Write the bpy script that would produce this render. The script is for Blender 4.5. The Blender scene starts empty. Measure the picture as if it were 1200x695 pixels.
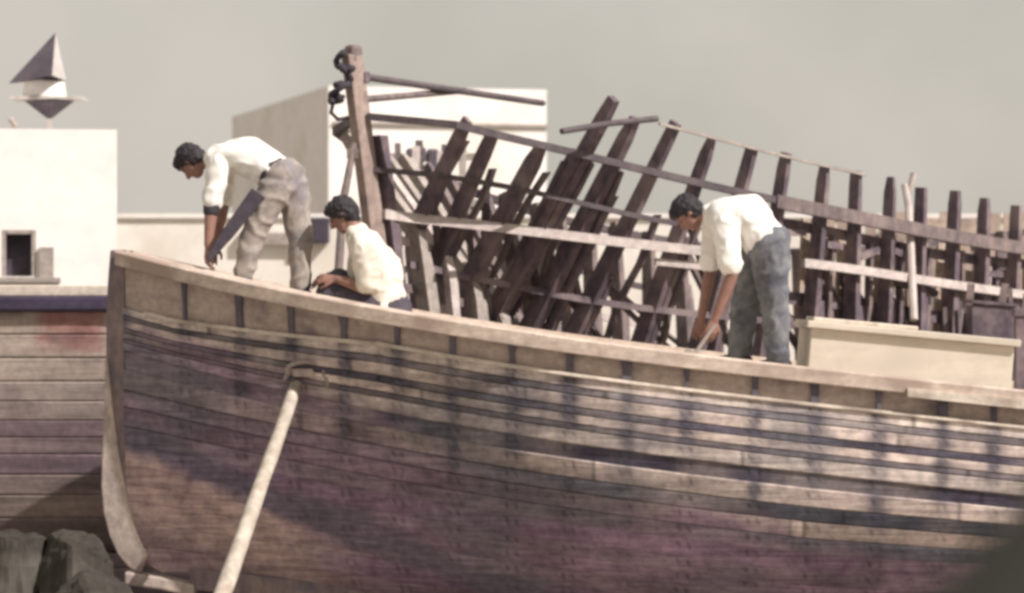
import bpy, bmesh, math, random
import numpy as np
from mathutils import Vector, Matrix, noise

random.seed(7)
rng = np.random.default_rng(7)
SC = bpy.context.scene
C = SC.collection
R = math.radians
CAM_Z, CAM_Y, FOC = 2.13, -20.0, 3500.0
GZ = -.45          # the yard

# ------------------------------------------------------------------ helpers
def at(px, py, y):
    """place in the yard at depth y that was measured on the photograph"""
    k = (y - CAM_Y) / FOC
    return Vector(((px - 600) * k, y, CAM_Z - (py - 347.5) * k))

def link(o, parent=None):
    C.objects.link(o)
    if parent is not None:
        o.parent = parent
        o.matrix_parent_inverse = parent.matrix_world.inverted() if False else Matrix.Translation(-Vector(parent.location))
    return o

def tag(o, label=None, cat=None, group=None, kind=None):
    if label: o['label'] = label
    if cat: o['category'] = cat
    if group: o['group'] = group
    if kind: o['kind'] = kind
    return o

def empty(name, loc):
    o = bpy.data.objects.new(name, None)
    o.empty_display_size = .1
    o.location = loc
    C.objects.link(o)
    return o

class MB:
    def __init__(s): s.v = []; s.f = []
    def add(s, vs, fs):
        n = len(s.v)
        s.v += [tuple(v) for v in vs]
        s.f += [tuple(i + n for i in f) for f in fs]
        return s
    def box(s, c, size, rot=None):
        c = Vector(c); hx, hy, hz = (d / 2 for d in size)
        vs = [Vector((x, y, z)) for x in (-hx, hx) for y in (-hy, hy) for z in (-hz, hz)]
        if rot is not None: vs = [rot @ v for v in vs]
        return s.add([c + v for v in vs], [(0,1,3,2),(4,6,7,5),(0,4,5,1),(2,3,7,6),(0,2,6,4),(1,5,7,3)])
    def sweep(s, pts, axes, section):
        """section: list of (a,b); axes: list of (A,B) vectors for every point"""
        n = len(section); vs = []
        for p, (A, B) in zip(pts, axes):
            for a, b in section: vs.append(Vector(p) + A * a + B * b)
        fs = []
        for i in range(len(pts) - 1):
            for j in range(n):
                k = (j + 1) % n
                fs.append((i*n+j, i*n+k, (i+1)*n+k, (i+1)*n+j))
        fs.append(tuple(range(n))[::-1]); m = (len(pts)-1)*n
        fs.append(tuple(m + j for j in range(n)))
        return s.add(vs, fs)
    def tube(s, pts, r, n=10):
        pts = [Vector(p) for p in pts]
        if not hasattr(r, '__len__'): r = [r] * len(pts)
        m = len(pts); vs = []; ref = None
        for i, p in enumerate(pts):
            t = (pts[min(i+1, m-1)] - pts[max(i-1, 0)]).normalized()
            if ref is None: ref = Vector((0,0,1)) if abs(t.z) < .9 else Vector((1,0,0))
            a = (ref - t * ref.dot(t)).normalized(); b = t.cross(a); ref = a
            for k in range(n):
                q = 2*math.pi*k/n
                vs.append(p + (a*math.cos(q) + b*math.sin(q))*r[i])
        fs = []
        for i in range(m-1):
            for k in range(n):
                l = (k+1) % n
                fs.append((i*n+k, i*n+l, (i+1)*n+l, (i+1)*n+k))
        fs.append(tuple(range(n))[::-1]); fs.append(tuple((m-1)*n + k for k in range(n)))
        return s.add(vs, fs)
    def build(s, name, mat, parent=None, loc=None, smooth=False, bevel=0):
        me = bpy.data.meshes.new(name)
        base = Vector(loc) if loc is not None else Vector((0,0,0))
        me.from_pydata([tuple(Vector(v) - base) for v in s.v], [], s.f)
        bm = bmesh.new(); bm.from_mesh(me); bmesh.ops.recalc_face_normals(bm, faces=bm.faces); bm.to_mesh(me); bm.free()
        me.materials.append(mat)
        if smooth: me.polygons.foreach_set('use_smooth', [True]*len(me.polygons))
        o = bpy.data.objects.new(name, me)
        o.location = base
        link(o, parent)
        if bevel:
            b = o.modifiers.new('bevel', 'BEVEL'); b.width = bevel; b.segments = 2; b.limit_method = 'ANGLE'
        return o

# ------------------------------------------------------------------ materials
def mat(name, c0, c1=None, rough=.8, scale=(6,6,6), detail=6, bump=.15, bscale=None, contrast=(.35,.65), c2=None, spots=None, attr=None, mottle=16, mamt=.22):
    """two colours mixed by noise in the object's own space; optional third colour in blotches; optional attribute tint"""
    m = bpy.data.materials.new(name); m.use_nodes = True
    nt = m.node_tree; N = nt.nodes; L = nt.links
    bs = N['Principled BSDF']; bs.inputs['Roughness'].default_value = rough
    bs.inputs['Specular IOR Level'].default_value = .25
    tc = N.new('ShaderNodeTexCoord'); mp = N.new('ShaderNodeMapping'); mp.inputs['Scale'].default_value = scale
    L.new(tc.outputs['Object'], mp.inputs['Vector'])
    nz = N.new('ShaderNodeTexNoise'); nz.inputs['Scale'].default_value = 1; nz.inputs['Detail'].default_value = detail; nz.inputs['Roughness'].default_value = .65
    L.new(mp.outputs[0], nz.inputs['Vector'])
    rp = N.new('ShaderNodeMapRange'); rp.inputs['From Min'].default_value = contrast[0]; rp.inputs['From Max'].default_value = contrast[1]
    L.new(nz.outputs['Fac'], rp.inputs['Value'])
    mx = N.new('ShaderNodeMix'); mx.data_type = 'RGBA'
    c1 = c1 or tuple(min(1, c*.75) for c in c0)
    mx.inputs['A'].default_value = (*c0, 1); mx.inputs['B'].default_value = (*c1, 1)
    L.new(rp.outputs[0], mx.inputs['Factor'])
    out = mx.outputs['Result']
    if attr:
        at_ = N.new('ShaderNodeAttribute'); at_.attribute_name = attr
        mm = N.new('ShaderNodeMix'); mm.data_type = 'RGBA'; mm.blend_type = 'MULTIPLY'; mm.inputs['Factor'].default_value = 1
        L.new(at_.outputs['Color'], mm.inputs['A']); L.new(out, mm.inputs['B']); out = mm.outputs['Result']
    if mottle:
        n3 = N.new('ShaderNodeTexNoise'); n3.inputs['Scale'].default_value = mottle; n3.inputs['Detail'].default_value = 4; n3.inputs['Roughness'].default_value = .7
        L.new(tc.outputs['Object'], n3.inputs['Vector'])
        r3 = N.new('ShaderNodeMapRange'); r3.inputs['From Min'].default_value = .3; r3.inputs['From Max'].default_value = .7
        r3.inputs['To Min'].default_value = 1-mamt; r3.inputs['To Max'].default_value = 1+mamt
        L.new(n3.outputs['Fac'], r3.inputs['Value'])
        m3 = N.new('ShaderNodeMix'); m3.data_type = 'RGBA'; m3.blend_type = 'MULTIPLY'; m3.inputs['Factor'].default_value = 1
        L.new(out, m3.inputs['A']); L.new(r3.outputs[0], m3.inputs['B']); out = m3.outputs['Result']
    if c2:
        n2 = N.new('ShaderNodeTexNoise'); n2.inputs['Scale'].default_value = spots or 2; n2.inputs['Detail'].default_value = 5
        L.new(tc.outputs['Object'], n2.inputs['Vector'])
        r2 = N.new('ShaderNodeMapRange'); r2.inputs['From Min'].default_value = .52; r2.inputs['From Max'].default_value = .66
        L.new(n2.outputs['Fac'], r2.inputs['Value'])
        m2 = N.new('ShaderNodeMix'); m2.data_type = 'RGBA'; m2.inputs['B'].default_value = (*c2, 1)
        L.new(r2.outputs[0], m2.inputs['Factor']); L.new(out, m2.inputs['A']); out = m2.outputs['Result']
    L.new(out, bs.inputs['Base Color'])
    if bump:
        bp = N.new('ShaderNodeBump'); bp.inputs['Strength'].default_value = bump; bp.inputs['Distance'].default_value = .02
        L.new(nz.outputs['Fac'], bp.inputs['Height']); L.new(bp.outputs[0], bs.inputs['Normal'])
    return m

M = {}
M['sand'] = mat('sandy_ground', (.34,.30,.25), (.24,.21,.18), .95, (1.5,1.5,1.5), bump=.4, c2=(.16,.14,.12), spots=.6)
M['hull'] = mat('hull_planks', (1.0,1.0,1.0), (.58,.56,.61), .75, (1.4,6,34), bump=.35, attr='plank_tint', contrast=(.36,.64), mottle=13, mamt=.32)
M['panel'] = mat('bulwark_boards', (.47,.38,.32), (.36,.285,.255), .8, (3,3,14), bump=.2, c2=(.2,.16,.16), spots=3)
M['cap'] = mat('raw_cap_timber', (.60,.49,.405), (.45,.36,.305), .75, (3,8,20), bump=.2, c2=(.36,.27,.225), spots=2.2)
M['ledge'] = mat('pale_ledge_timber', (.68,.585,.49), (.52,.44,.37), .75, (3,8,20), bump=.15, c2=(.3,.24,.2), spots=2.5)
M['stanchion'] = mat('dark_stanchion', (.15,.128,.148), (.095,.083,.105), .8, (8,8,4), bump=.2)
M['deck'] = mat('deck_boards', (.62,.54,.455), (.5,.43,.36), .8, (2,14,6), bump=.15)
M['stem'] = mat('stem_timber', (.27,.20,.185), (.16,.125,.135), .8, (14,14,3), bump=.25, c2=(.13,.12,.15), spots=3)
M['stem_low'] = mat('pale_foot_timber', (.52,.43,.36), (.36,.29,.27), .8, (10,10,4), bump=.3)
M['rib'] = mat('tarred_frame_timber', (.195,.146,.155), (.088,.068,.086), .75, (7,7,3), bump=.4, c2=(.26,.20,.195), spots=2.4)
M['rib_far'] = mat('brown_frame_timber', (.24,.185,.17), (.12,.095,.10), .8, (9,9,3), bump=.3)
M['stempost'] = mat('tan_post_timber', (.36,.275,.235), (.25,.19,.17), .75, (9,9,2), bump=.25, c2=(.18,.13,.12), spots=3)
M['batten'] = mat('grey_batten', (.13,.105,.105), (.075,.06,.07), .8, (5,5,5), bump=.2)
M['pale_batten'] = mat('pale_batten', (.58,.50,.46), (.44,.37,.35), .75, (4,8,8), bump=.2)
M['ceiling'] = mat('raw_inner_planks', (.50,.39,.31), (.38,.29,.24), .8, (2,2,16), bump=.25, c2=(.26,.2,.18), spots=2)
M['plaster'] = mat('white_plaster', (.83,.78,.74), (.77,.72,.68), .9, (.8,.8,.8), bump=.12, c2=(.72,.66,.60), spots=.9, mottle=5, mamt=.06)
M['cream'] = mat('cream_plaster', (.79,.735,.67), (.71,.655,.59), .9, (.6,.6,.9), bump=.15, c2=(.66,.60,.53), spots=.8, mottle=6, mamt=.07)
M['dark_void'] = mat('dark_interior', (.07,.055,.075), (.05,.042,.058), .7, (3,3,3))
M['grey_wood'] = mat('grey_shutter', (.38,.33,.29), (.28,.24,.22), .85, (4,4,14))
M['slate'] = mat('slate_grey', (.13,.108,.125), (.095,.08,.098), .8, (3,3,3))
M['slate_pale'] = mat('slate_pale', (.52,.48,.45), (.44,.40,.38), .8, (3,3,3))
M['old_hull'] = mat('old_hull_planks', (1.0,1.0,1.0), (.68,.66,.66), .85, (1.3,5,22), bump=.25, attr='plank_tint', contrast=(.3,.7))
M['rubrail'] = mat('dark_rub_rail', (.06,.046,.075), (.04,.032,.055), .75, (3,6,6))
M['rock'] = mat('dark_rock', (.056,.049,.04), (.028,.025,.021), .95, (3,3,3), bump=.6, c2=(.11,.10,.085), spots=1.6)
M['soil'] = mat('dark_soil', (.06,.056,.047), (.04,.037,.032), 1, (3,3,3), bump=.6)
M['pole'] = mat('peeled_pole', (.50,.44,.37), (.36,.31,.26), .8, (12,12,2.5), bump=.3, c2=(.33,.27,.21), spots=6)
M['rope'] = mat('old_rope', (.42,.34,.30), (.26,.21,.2), .95, (40,40,40), bump=.5)
M['dark_rope'] = mat('tarred_rope', (.06,.05,.06), (.04,.035,.045), .95, (40,40,40), bump=.5)
M['hatch'] = mat('cream_hatch_paint', (.60,.53,.44), (.51,.45,.375), .6, (2,2,9), bump=.1, c2=(.5,.44,.37), spots=2, mottle=8, mamt=.07)
M['skin'] = mat('sunburnt_skin', (.29,.16,.125), (.23,.125,.10), .55, (12,12,12), bump=.05, mottle=9, mamt=.08)
M['hair'] = mat('black_hair', (.040,.034,.038), (.022,.019,.023), .6, (60,60,20), bump=.5, mottle=9, mamt=.08)
M['shirt_white'] = mat('white_cotton', (.80,.77,.72), (.72,.69,.64), .9, (5,5,5), bump=.2, mottle=9, mamt=.08)
M['shirt_cream'] = mat('cream_cotton', (.72,.66,.57), (.62,.565,.485), .9, (5,5,5), bump=.2, c2=(.5,.45,.38), spots=5, mottle=9, mamt=.08)
M['trouser_grey'] = mat('grey_trousers', (.37,.32,.275), (.23,.20,.19), .9, (6,6,6), bump=.3, c2=(.22,.20,.215), spots=3)
M['trouser_blue'] = mat('faded_blue_trousers', (.205,.205,.21), (.105,.108,.125), .9, (6,6,6), bump=.3, c2=(.075,.075,.092), spots=5)
M['trouser_dark'] = mat('dark_trousers', (.085,.07,.085), (.06,.05,.065), .9, (6,6,6), bump=.3)
M['leather'] = mat('dark_leather', (.05,.042,.05), (.035,.03,.035), .6, (10,10,10))
M['eye'] = mat('dark_eye', (.03,.025,.02), (.02,.02,.02), .3, (10,10,10))

# ------------------------------------------------------------------ world, sun, camera
SUN = Vector((.80, -.54, .90)).normalized()
w = bpy.data.worlds.new('World'); SC.world = w; w.use_nodes = True
nt = w.node_tree; bg = nt.nodes['Background']
sky = nt.nodes.new('ShaderNodeTexSky'); sky.sky_type = 'NISHITA'; sky.sun_disc = False
sky.sun_elevation = math.asin(SUN.z); sky.sun_rotation = math.atan2(SUN.x, SUN.y)
sky.dust_density = 4; sky.air_density = 1.2; sky.ozone_density = .6
mx = nt.nodes.new('ShaderNodeMix'); mx.data_type = 'RGBA'; mx.inputs['Factor'].default_value = .9
nt.links.new(sky.outputs[0], mx.inputs['A'])
tc = nt.nodes.new('ShaderNodeTexCoord')
nz = nt.nodes.new('ShaderNodeTexNoise'); nz.inputs['Scale'].default_value = 7; nz.inputs['Detail'].default_value = 5
nt.links.new(tc.outputs['Generated'], nz.inputs['Vector'])
hz = nt.nodes.new('ShaderNodeMix'); hz.data_type = 'RGBA'
hz.inputs['A'].default_value = (4.5, 4.25, 3.76, 1); hz.inputs['B'].default_value = (5.45, 5.05, 4.53, 1)   # warm summer haze veil
mr = nt.nodes.new('ShaderNodeMapRange'); mr.inputs['From Min'].default_value = .36; mr.inputs['From Max'].default_value = .64
nt.links.new(nz.outputs['Fac'], mr.inputs['Value']); nt.links.new(mr.outputs[0], hz.inputs['Factor'])
nt.links.new(hz.outputs['Result'], mx.inputs['B'])
nt.links.new(mx.outputs['Result'], bg.inputs['Color']); bg.inputs['Strength'].default_value = .1

sl = bpy.data.lights.new('sun', 'SUN'); sl.energy = 5.0; sl.angle = R(.5); sl.color = (1, .95, .915)
so = bpy.data.objects.new('sun', sl); C.objects.link(so)
so.rotation_euler = (-SUN).to_track_quat('-Z', 'Y').to_euler()

cam = bpy.data.cameras.new('camera'); cam.lens = 36*FOC/1200; cam.sensor_width = 36; cam.clip_end = 2000
cam.dof.use_dof = True; cam.dof.focus_distance = 20.6; cam.dof.aperture_fstop = 2.0
co = bpy.data.objects.new('camera', cam); C.objects.link(co)
co.location = (0, CAM_Y, CAM_Z); co.rotation_euler = (R(90), 0, 0)
SC.camera = co
SC.view_settings.view_transform = 'Standard'; SC.view_settings.look = 'None'
SC.view_settings.exposure = .27; SC.view_settings.gamma = 1
SC.cycles.use_denoising = True
SC.cycles.pixel_filter_type = 'BLACKMAN_HARRIS'; SC.cycles.filter_width = 3.4   # the old lens is soft

# ------------------------------------------------------------------ ground
g = MB(); g.add([(-600,-60,GZ),(600,-60,GZ),(600,900,GZ),(-600,900,GZ)], [(0,1,2,3)])
tag(g.build('ground', M['sand']), kind='structure')

# ------------------------------------------------------------------ foreground boat
XB, YC, LB, BB = -2.80, 1.40, 9.0, 1.36
def Gf(t, p=2.1):
    t = np.clip(t, 0, 1); return 1 - (1-t)**p
def rail_b(d):
    b = .06 + BB*Gf(np.asarray(d, float)/3.7)
    return b - .55*np.clip((np.asarray(d, float)-6.6)/2.4, 0, 1)**2
RAIL = [(135,293),(200,308),(300,332),(400,352),(500,371),(600,386),(700,400),(800,412),(900,424),(1000,437),(1100,447),(1200,457)]
dd, zz = [], []
for px, py in RAIL:
    y = 0.0
    for _ in range(30):
        X = (px-600)*(y-CAM_Y)/FOC
        y = YC - float(rail_b(max(0, X-XB))) - .04
    dd.append(X-XB); zz.append(CAM_Z - (py-347.5)*(y-CAM_Y)/FOC)
PZ = np.polyfit(dd, zz, 3)
DMAX = max(dd)
def sheer(d):
    d = np.asarray(d, float)
    zc = np.polyval(PZ, np.minimum(d, DMAX))
    return zc + np.where(d > DMAX, -.07*(d-DMAX) + .05*(d-DMAX)**2, 0)
ZK0 = .16
def zkeel(d): return ZK0 - .115*np.clip(np.asarray(d, float)-.25, 0, 4.6)
def ledge_off(d): return .25 + .15*np.clip((1.9-np.asarray(d, float))/1.5, 0, 1)
def xr(z):
    q = np.clip((.62-np.asarray(z, float))/.48, 0, 1)
    return XB + .42*(1-np.sqrt(np.maximum(0, 1-q*q)))
def sect(s_d, h):
    """half-breadth at distance s_d behind the rabbet, h = 0 keel .. 1 sheer"""
    h = np.clip(h, 0, 1)
    Le = 3.7 + 1.9*(1-h)
    full = (1-(1-h)**3.3)**.72
    vee = h**.85
    k = np.clip(s_d/3.2, 0, 1); k = k*k*(3-2*k)
    f = vee*(1-k) + full*k
    b = .06*np.minimum(1, h*6+.3) + BB*Gf(s_d/Le)*f
    return b - .55*np.clip((s_d-6.6)/2.4, 0, 1)**2*f
def sst(a, b, x):
    t = np.clip((x-a)/(b-a), 0, 1); return t*t*(3-2*t)

boat = empty('wooden_boat', (.6, YC, 0))
tag(boat, 'weathered planked wooden boat hull with pale cap rail, three men on its deck', 'boat')

# strakes: (zone, from, to, colour, how much purple paint may cover it)
TAN, DRK, SLT = (.55,.465,.41), (.105,.09,.115), (.125,.122,.145)
PUR, PUR2 = (.28,.20,.24), (.20,.15,.20)
STR = [
 ('A',0,.17,TAN),('A',.17,.27,(.20,.175,.18)),('A',.27,.46,(.50,.41,.355)),('A',.46,.56,DRK),
 ('A',.56,.70,(.54,.44,.38)),('A',.70,.78,(.19,.16,.165)),('A',.78,1.0,(.57,.485,.43)),
 ('B',0,.075,(.085,.071,.10)),('B',.075,.175,(.50,.41,.36)),('B',.175,.25,SLT),('B',.25,.34,(.49,.39,.34)),
 ('B',.34,.42,SLT),('B',.42,.52,PUR),('B',.52,.60,PUR2),('B',.60,.68,(.34,.24,.23)),('B',.68,.78,PUR),('B',.78,.89,PUR2),('B',.89,1.0,(.22,.145,.18))]
STANCH_PX = [215,279,340,402,465,530,600,668,735,805,885,955,1030,1105,1165,1235]
def px_to_d(px):
    y = 0.
    for _ in range(30):
        X = (px-600)*(y-CAM_Y)/FOC; y = YC - float(rail_b(max(0, X-XB)))
    return X - XB
ST_D = [px_to_d(p) for p in STANCH_PX]

NS = 420
sv = np.linspace(0, 1, NS)**1.25
d0 = sv*LB
rows = []      # (zone, t, strake index, recess)
for i, (zn, a, b, c) in enumerate(STR):
    e = .10*(b-a) if zn == 'A' else .07*(b-a)
    for t, rec in ((a, .012 if i < 11 else .004), (a+e, 0), (a+(b-a)*.35, 0), (a+(b-a)*.68, 0), (b-e, 0), (b, .012 if i < 11 else .004)):
        rows.append((zn, t, i, rec))
WALE = .715
ZKd = zkeel(d0); zs = sheer(d0); Dp = zs - ZKd
V = []; COL = []
for (zn, t, i, rec) in rows:
    lo = ledge_off(d0)
    off = lo + t*(WALE-lo) if zn == 'A' else WALE + t*(Dp-WALE)
    z = zs - off
    if i == 7: rec = .014       # the dark strake lies a little deeper
    X = XB + d0 + (1-sv)**10*(xr(z)-XB)
    sdist = d0
    b = sect(sdist, (z-ZKd)/Dp) - rec
    b = np.maximum(b, .03)
    V.append(np.stack([X, YC-b, z], 1))
    # colour of every plank
    c = np.array(STR[i][3])[None, :].repeat(NS, 0)
    # planks of a strake: butts at random places, each plank its own tone
    r2 = np.random.default_rng(100+i)
    cuts = np.sort(r2.uniform(.3, LB, 4)); pid = np.searchsorted(cuts, d0)
    tone = r2.uniform(.72, 1.16, 5)[pid]
    c = c*tone[:, None]
    butt = np.min(np.abs(d0[:, None]-cuts[None, :]), 1)
    c = np.where((butt < .012)[:, None], c*.45, c)
    nzv = np.array([noise.noise(Vector((x*1.7, i*3.1, 0.3))) for x in d0])
    nzf = np.array([noise.noise(Vector((x*6, i*5.3+t*7, 4.3))) for x in d0])
    if i in (1, 3, 5, 7, 9, 11):      # the dark strakes are worn through in places
        wr = sst(.02, .38, np.array([noise.noise(Vector((x*1.9+i*6.1, i*2.7, 6.6+t))) for x in d0]))
        c = c*(1-.5*wr[:, None]) + np.array((.36,.305,.275))[None, :]*(.5*wr[:, None])
    # old purple bottom paint, its upper edge ragged and rising to the bow
    line = .52 + .52*sst(.3, 3.6, d0) + .25*sst(3.6, 6.5, d0) + .10*nzv
    wp = sst(-.10, .16, off-line + .10*nzf)
    if i == 8: wp *= .55 + .45*sst(-.1, .5, nzv)*sst(1.4, 2.4, d0)    # a scrubbed strake near the bow
    pp = np.array(PUR if i % 2 else (.24,.16,.22))
    c = c*(1-.82*wp[:, None]) + pp[None, :]*(.82*wp[:, None])
    # long weathered streaks along the grain
    stk = np.array([noise.noise(Vector((x*.9+i*11, i*7.7+t*1.6, 8.1))) + .6*noise.noise(Vector((x*3.1+i*5, i*2.2+t*3.5, 2.1))) for x in d0])
    c = c*(1 + .55*np.clip(stk, -.75, .6))[:, None]
    # grey-green scrubbed patches and dark weathered blotches
    bl = sst(.12, .42, np.array([noise.noise(Vector((x*1.3+9, off[k]*2.2, 1.7))) for k, x in enumerate(d0)]))
    c = c*(1-.55*bl[:, None]) + np.array((.15,.145,.16))[None, :]*.55*bl[:, None]
    # dark run-off stains below every frame end
    st = np.zeros(NS)
    for q, ds in enumerate(ST_D):
        wd = .042 + .030*((q*37) % 5)/4
        depth = .62 + .40*((q*53) % 7)/6
        jit = .03*nzf
        st = np.maximum(st, np.exp(-((d0-ds+jit)/wd)**2)*(1-sst(depth-.1, depth+.18, off))*(.85+.15*((q*29) % 4)/3))
    st = st*np.clip(.75+.9*nzv, .2, 1)
    st = np.clip(st*1.15, 0, 1); c = c*(1-.85*st[:, None]) + np.array((.085,.08,.105))[None, :]*(.85*st[:, None])
    # paired rows of nail heads over every frame
    for ds in ST_D:
        for dn in (-.035, .03):
            if rows[len(COL)][3] == 0 and .2 < (t-STR[i][1])/(STR[i][2]-STR[i][1]) < .5:
                hit = np.exp(-((d0-ds-dn)/.010)**2); c = c*(1-.55*hit[:, None])
    # bare brown wood at the forefoot
    bare = sst(1.34, 1.46, off+.06*nzf - .20*d0)*(1-sst(1.0, 1.9, d0+.25*nzf))
    bare = bare*(1-.45*sst(1.92, 1.99, off+.05*nzf-.05*d0))
    c = c*(1-.85*bare[:, None]) + (np.array((.50,.36,.315))[None, :]*(1+.35*nzf[:, None]))*(.85*bare[:, None])
    e_ = off+.06*nzf - .20*d0
    band_ = sst(1.10, 1.22, e_+.05*nzv)*(1-sst(1.34, 1.42, e_))*(1-sst(3.2, 4.6, d0))
    c = c*(1-.6*band_[:, None]) + np.array((.12,.118,.15))[None, :]*(.6*band_[:, None])
    # slate-coloured patch on the bow just below the rail
    sl_ = (1-sst(.06, .14, d0+.4*(off-.1)**1.0 - .12))*(1-sst(.75, 1.1, off))
    c = c*(1-.7*sl_[:, None]) + np.array((.10,.098,.13))[None, :]*(.7*sl_[:, None])
    if rec and rec != .014: c = c*(.45 if i < 8 else .66 if i < 11 else .85)                                # tarry caulking in the seams
    COL.append(np.clip(c*1.17, .01, .9))
V = np.array(V); COL = np.array(COL)
nr = len(rows)
def hull_side(sgn):
    v = V.copy()
    if sgn < 0: v[..., 1] = 2*YC - v[..., 1]
    return v.reshape(-1, 3)
verts = np.concatenate([hull_side(1), hull_side(-1)])
cols = np.concatenate([COL.reshape(-1, 3)]*2)
faces = []
for q in (0, 1):
    o = q*nr*NS
    for r in range(nr-1):
        if rows[r][2] != rows[r+1][2] and rows[r][1] == rows[r+1][1] and rows[r][0] == rows[r+1][0]:
            pass
        for k in range(NS-1):
            a = o+r*NS+k
            faces.append((a, a+1, a+NS+1, a+NS) if q else (a, a+NS, a+NS+1, a+1))
me = bpy.data.meshes.new('hull_planking')
me.from_pydata((verts - np.array(boat.location)).tolist(), [], faces)
ca = me.color_attributes.new('plank_tint', 'FLOAT_COLOR', 'POINT')
ca.data.foreach_set('color', np.concatenate([cols, np.ones((len(cols), 1))], 1).ravel())
me.materials.append(M['hull'])
ho = bpy.data.objects.new('hull_planking', me); ho.location = boat.location; link(ho, boat)

def rail_frame(d):
    e = .01
    y0, y1 = rail_b(d), rail_b(d+e)
    return y0, (y1-y0)/e
def rail_sweep(mb, ds, off, section, sgn=1, z_follow=sheer, inset=0):
    pts, ax = [], []
    for d in ds:
        b, sl = rail_frame(d); b = max(b-inset, .02)
        n = Vector((-sl, -1, 0)).normalized()
        n.y *= sgn
        pts.append((XB+d, YC-sgn*b, float(z_follow(d))-(off(d) if callable(off) else off)))
        ax.append((n, Vector((0,0,1))))
    mb.sweep(pts, ax, section)
DS = np.concatenate([np.linspace(0, 1.2, 26), np.linspace(1.25, LB-.02, 60)])
# bulwark boards, both sides
m = MB()
for sgn in (1, -1):
    pts = []
    for d in DS:
        b, sl = rail_frame(d); zs_ = float(sheer(d)); lo = float(ledge_off(d))
        zk_ = float(zkeel(d)); h = (zs_-lo-zk_)/(zs_-zk_); bl = max(float(sect(d, h))-.028, .02); bt = max(b-.022, .02)
        pts.append([(XB+d, YC-sgn*bt, zs_-.10), (XB+d, YC-sgn*bl, zs_-lo-.01), (XB+d, YC-sgn*max(bl-.05,.005), zs_-lo-.01), (XB+d, YC-sgn*max(bt-.05,.005), zs_-.10)])
    n = len(pts); fs = []
    for i in range(n-1):
        for j in range(4):
            k = (j+1) % 4; fs.append((i*4+j, i*4+k, (i+1)*4+k, (i+1)*4+j))
    m.add([p for q in pts for p in q], fs)
m.build('bulwark', M['panel'], boat)
# covering ledge below the bulwark
m = MB()
for sgn in (1, -1):
    pts, ax = [], []
    for d in DS[4:]:
        zs_ = float(sheer(d)); lo = float(ledge_off(d)); zk_ = float(zkeel(d)); h = (zs_-lo-zk_)/(zs_-zk_)
        b = float(sect(d, h)); sl = (float(sect(d+.02, h))-b)/.02
        nn = Vector((-sl, -1, 0)).normalized(); nn.y *= sgn
        pts.append((XB+d, YC-sgn*b, zs_-lo)); ax.append((nn, Vector((0,0,1))))
    m.sweep(pts, ax, [(-.05,-.012),(.014,-.012),(.018,-.004),(.014,.014),(-.05,.016)])
m.build('covering_board', M['ledge'], boat)
# cap rail: near and far
for sgn in (1, -1):
    m = MB()
    rail_sweep(m, DS, 0, [(.045,-.105),(.055,-.098),(.058,-.012),(.046,0),(-.15,0),(-.15,-.10)], sgn)
    m.build('cap_rail', M['cap'], boat)
m = MB(); rail_sweep(m, np.linspace(px_to_d(1062), LB-.05, 30), .095, [(.056,-.03),(.078,-.03),(.078,.03),(.056,.03)], 1)
m.build('rail_batten', M['ledge'], boat)
# stanchions
for sgn in (1, -1):
    for q, ds in enumerate(ST_D):
        zs_ = float(sheer(ds)); lo = float(ledge_off(ds)); b, sl = rail_frame(ds)
        zk_ = float(zkeel(ds)); h = (zs_-lo-zk_)/(zs_-zk_); bl = float(sect(ds, h))
        t = Vector((1, sl*-sgn, 0)).normalized(); nn = Vector((-sl, -1, 0)).normalized(); nn.y *= sgn
        wd = (.022, .031, .026, .038, .022)[q % 5]
        wb = wd*(.55 if q % 3 == 0 else .85)
        m = MB()
        top = Vector((XB+ds, YC-sgn*b, zs_-.104)); bot = Vector((XB+ds, YC-sgn*bl, zs_-lo+.012))
        m.sweep([top, top.lerp(bot, .45), bot], [(t*wd/.034, nn), (t*wb/.034, nn), (t*wb/.034, nn)], [(-.034,-.03),(.034,-.03),(.034,.004),(-.034,.004)])
        m.build('stanchion', M['stanchion'], boat)
# deck
m = MB(); vs = []
for d in DS[2:]:
    b = max(float(rail_b(d))-.05, .02); z = float(sheer(d))-.115
    for k in range(9):
        u = -1+k/4; vs.append((XB+d, YC+u*b, z+.03*(1-u*u)))
n = len(DS)-2
m.add(vs, [(i*9+k, i*9+k+1, (i+1)*9+k+1, (i+1)*9+k) for i in range(n-1) for k in range(8)])
m.build('deck', M['deck'], boat)
# transom
m = MB(); ring = []
e = V[:, -1, :]
m.add([(LB+XB, p[1], p[2]) for p in e] + [(LB+XB, 2*YC-p[1], p[2]) for p in e[::-1]], [tuple(range(2*nr))])
m.build('transom', M['panel'], boat)
def deck_z(X): return float(sheer(X-XB))-.115+.02
# stem and keel
k = (YC-CAM_Y)/FOC
lead = [(130,293),(127,330),(125.5,365),(125,420),(124,480),(121,540),(120.5,570),(123,600),(130,628),(140,650),(152,664),(166,672)]
wid = [.13,.10,.085,.085,.10,.17,.20,.22,.23,.24,.20,.14]
LP = [((p[0]-600)*k, CAM_Z-(p[1]-347.5)*k) for p in lead]
def plate(pts_f, pts_r, th, name, mt, par, bev=.012):
    m = MB(); n = len(pts_f); vs = []
    for (x, z), (x2, z2) in zip(pts_f, pts_r):
        vs += [(x, YC-th*.55, z), (x2, YC-th, z2), (x2, YC+th, z2), (x, YC+th*.55, z)]
    fs = [(i*4+j, i*4+(j+1) % 4, (i+1)*4+(j+1) % 4, (i+1)*4+j) for i in range(n-1) for j in range(4)]
    fs += [(3,2,1,0), tuple((n-1)*4+j for j in range(4))]
    m.add(vs, fs); return m.build(name, mt, par, bevel=bev)
rise = (0,0,0,0,0,0,0,.03,.10,.135,.147,.147)
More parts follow.
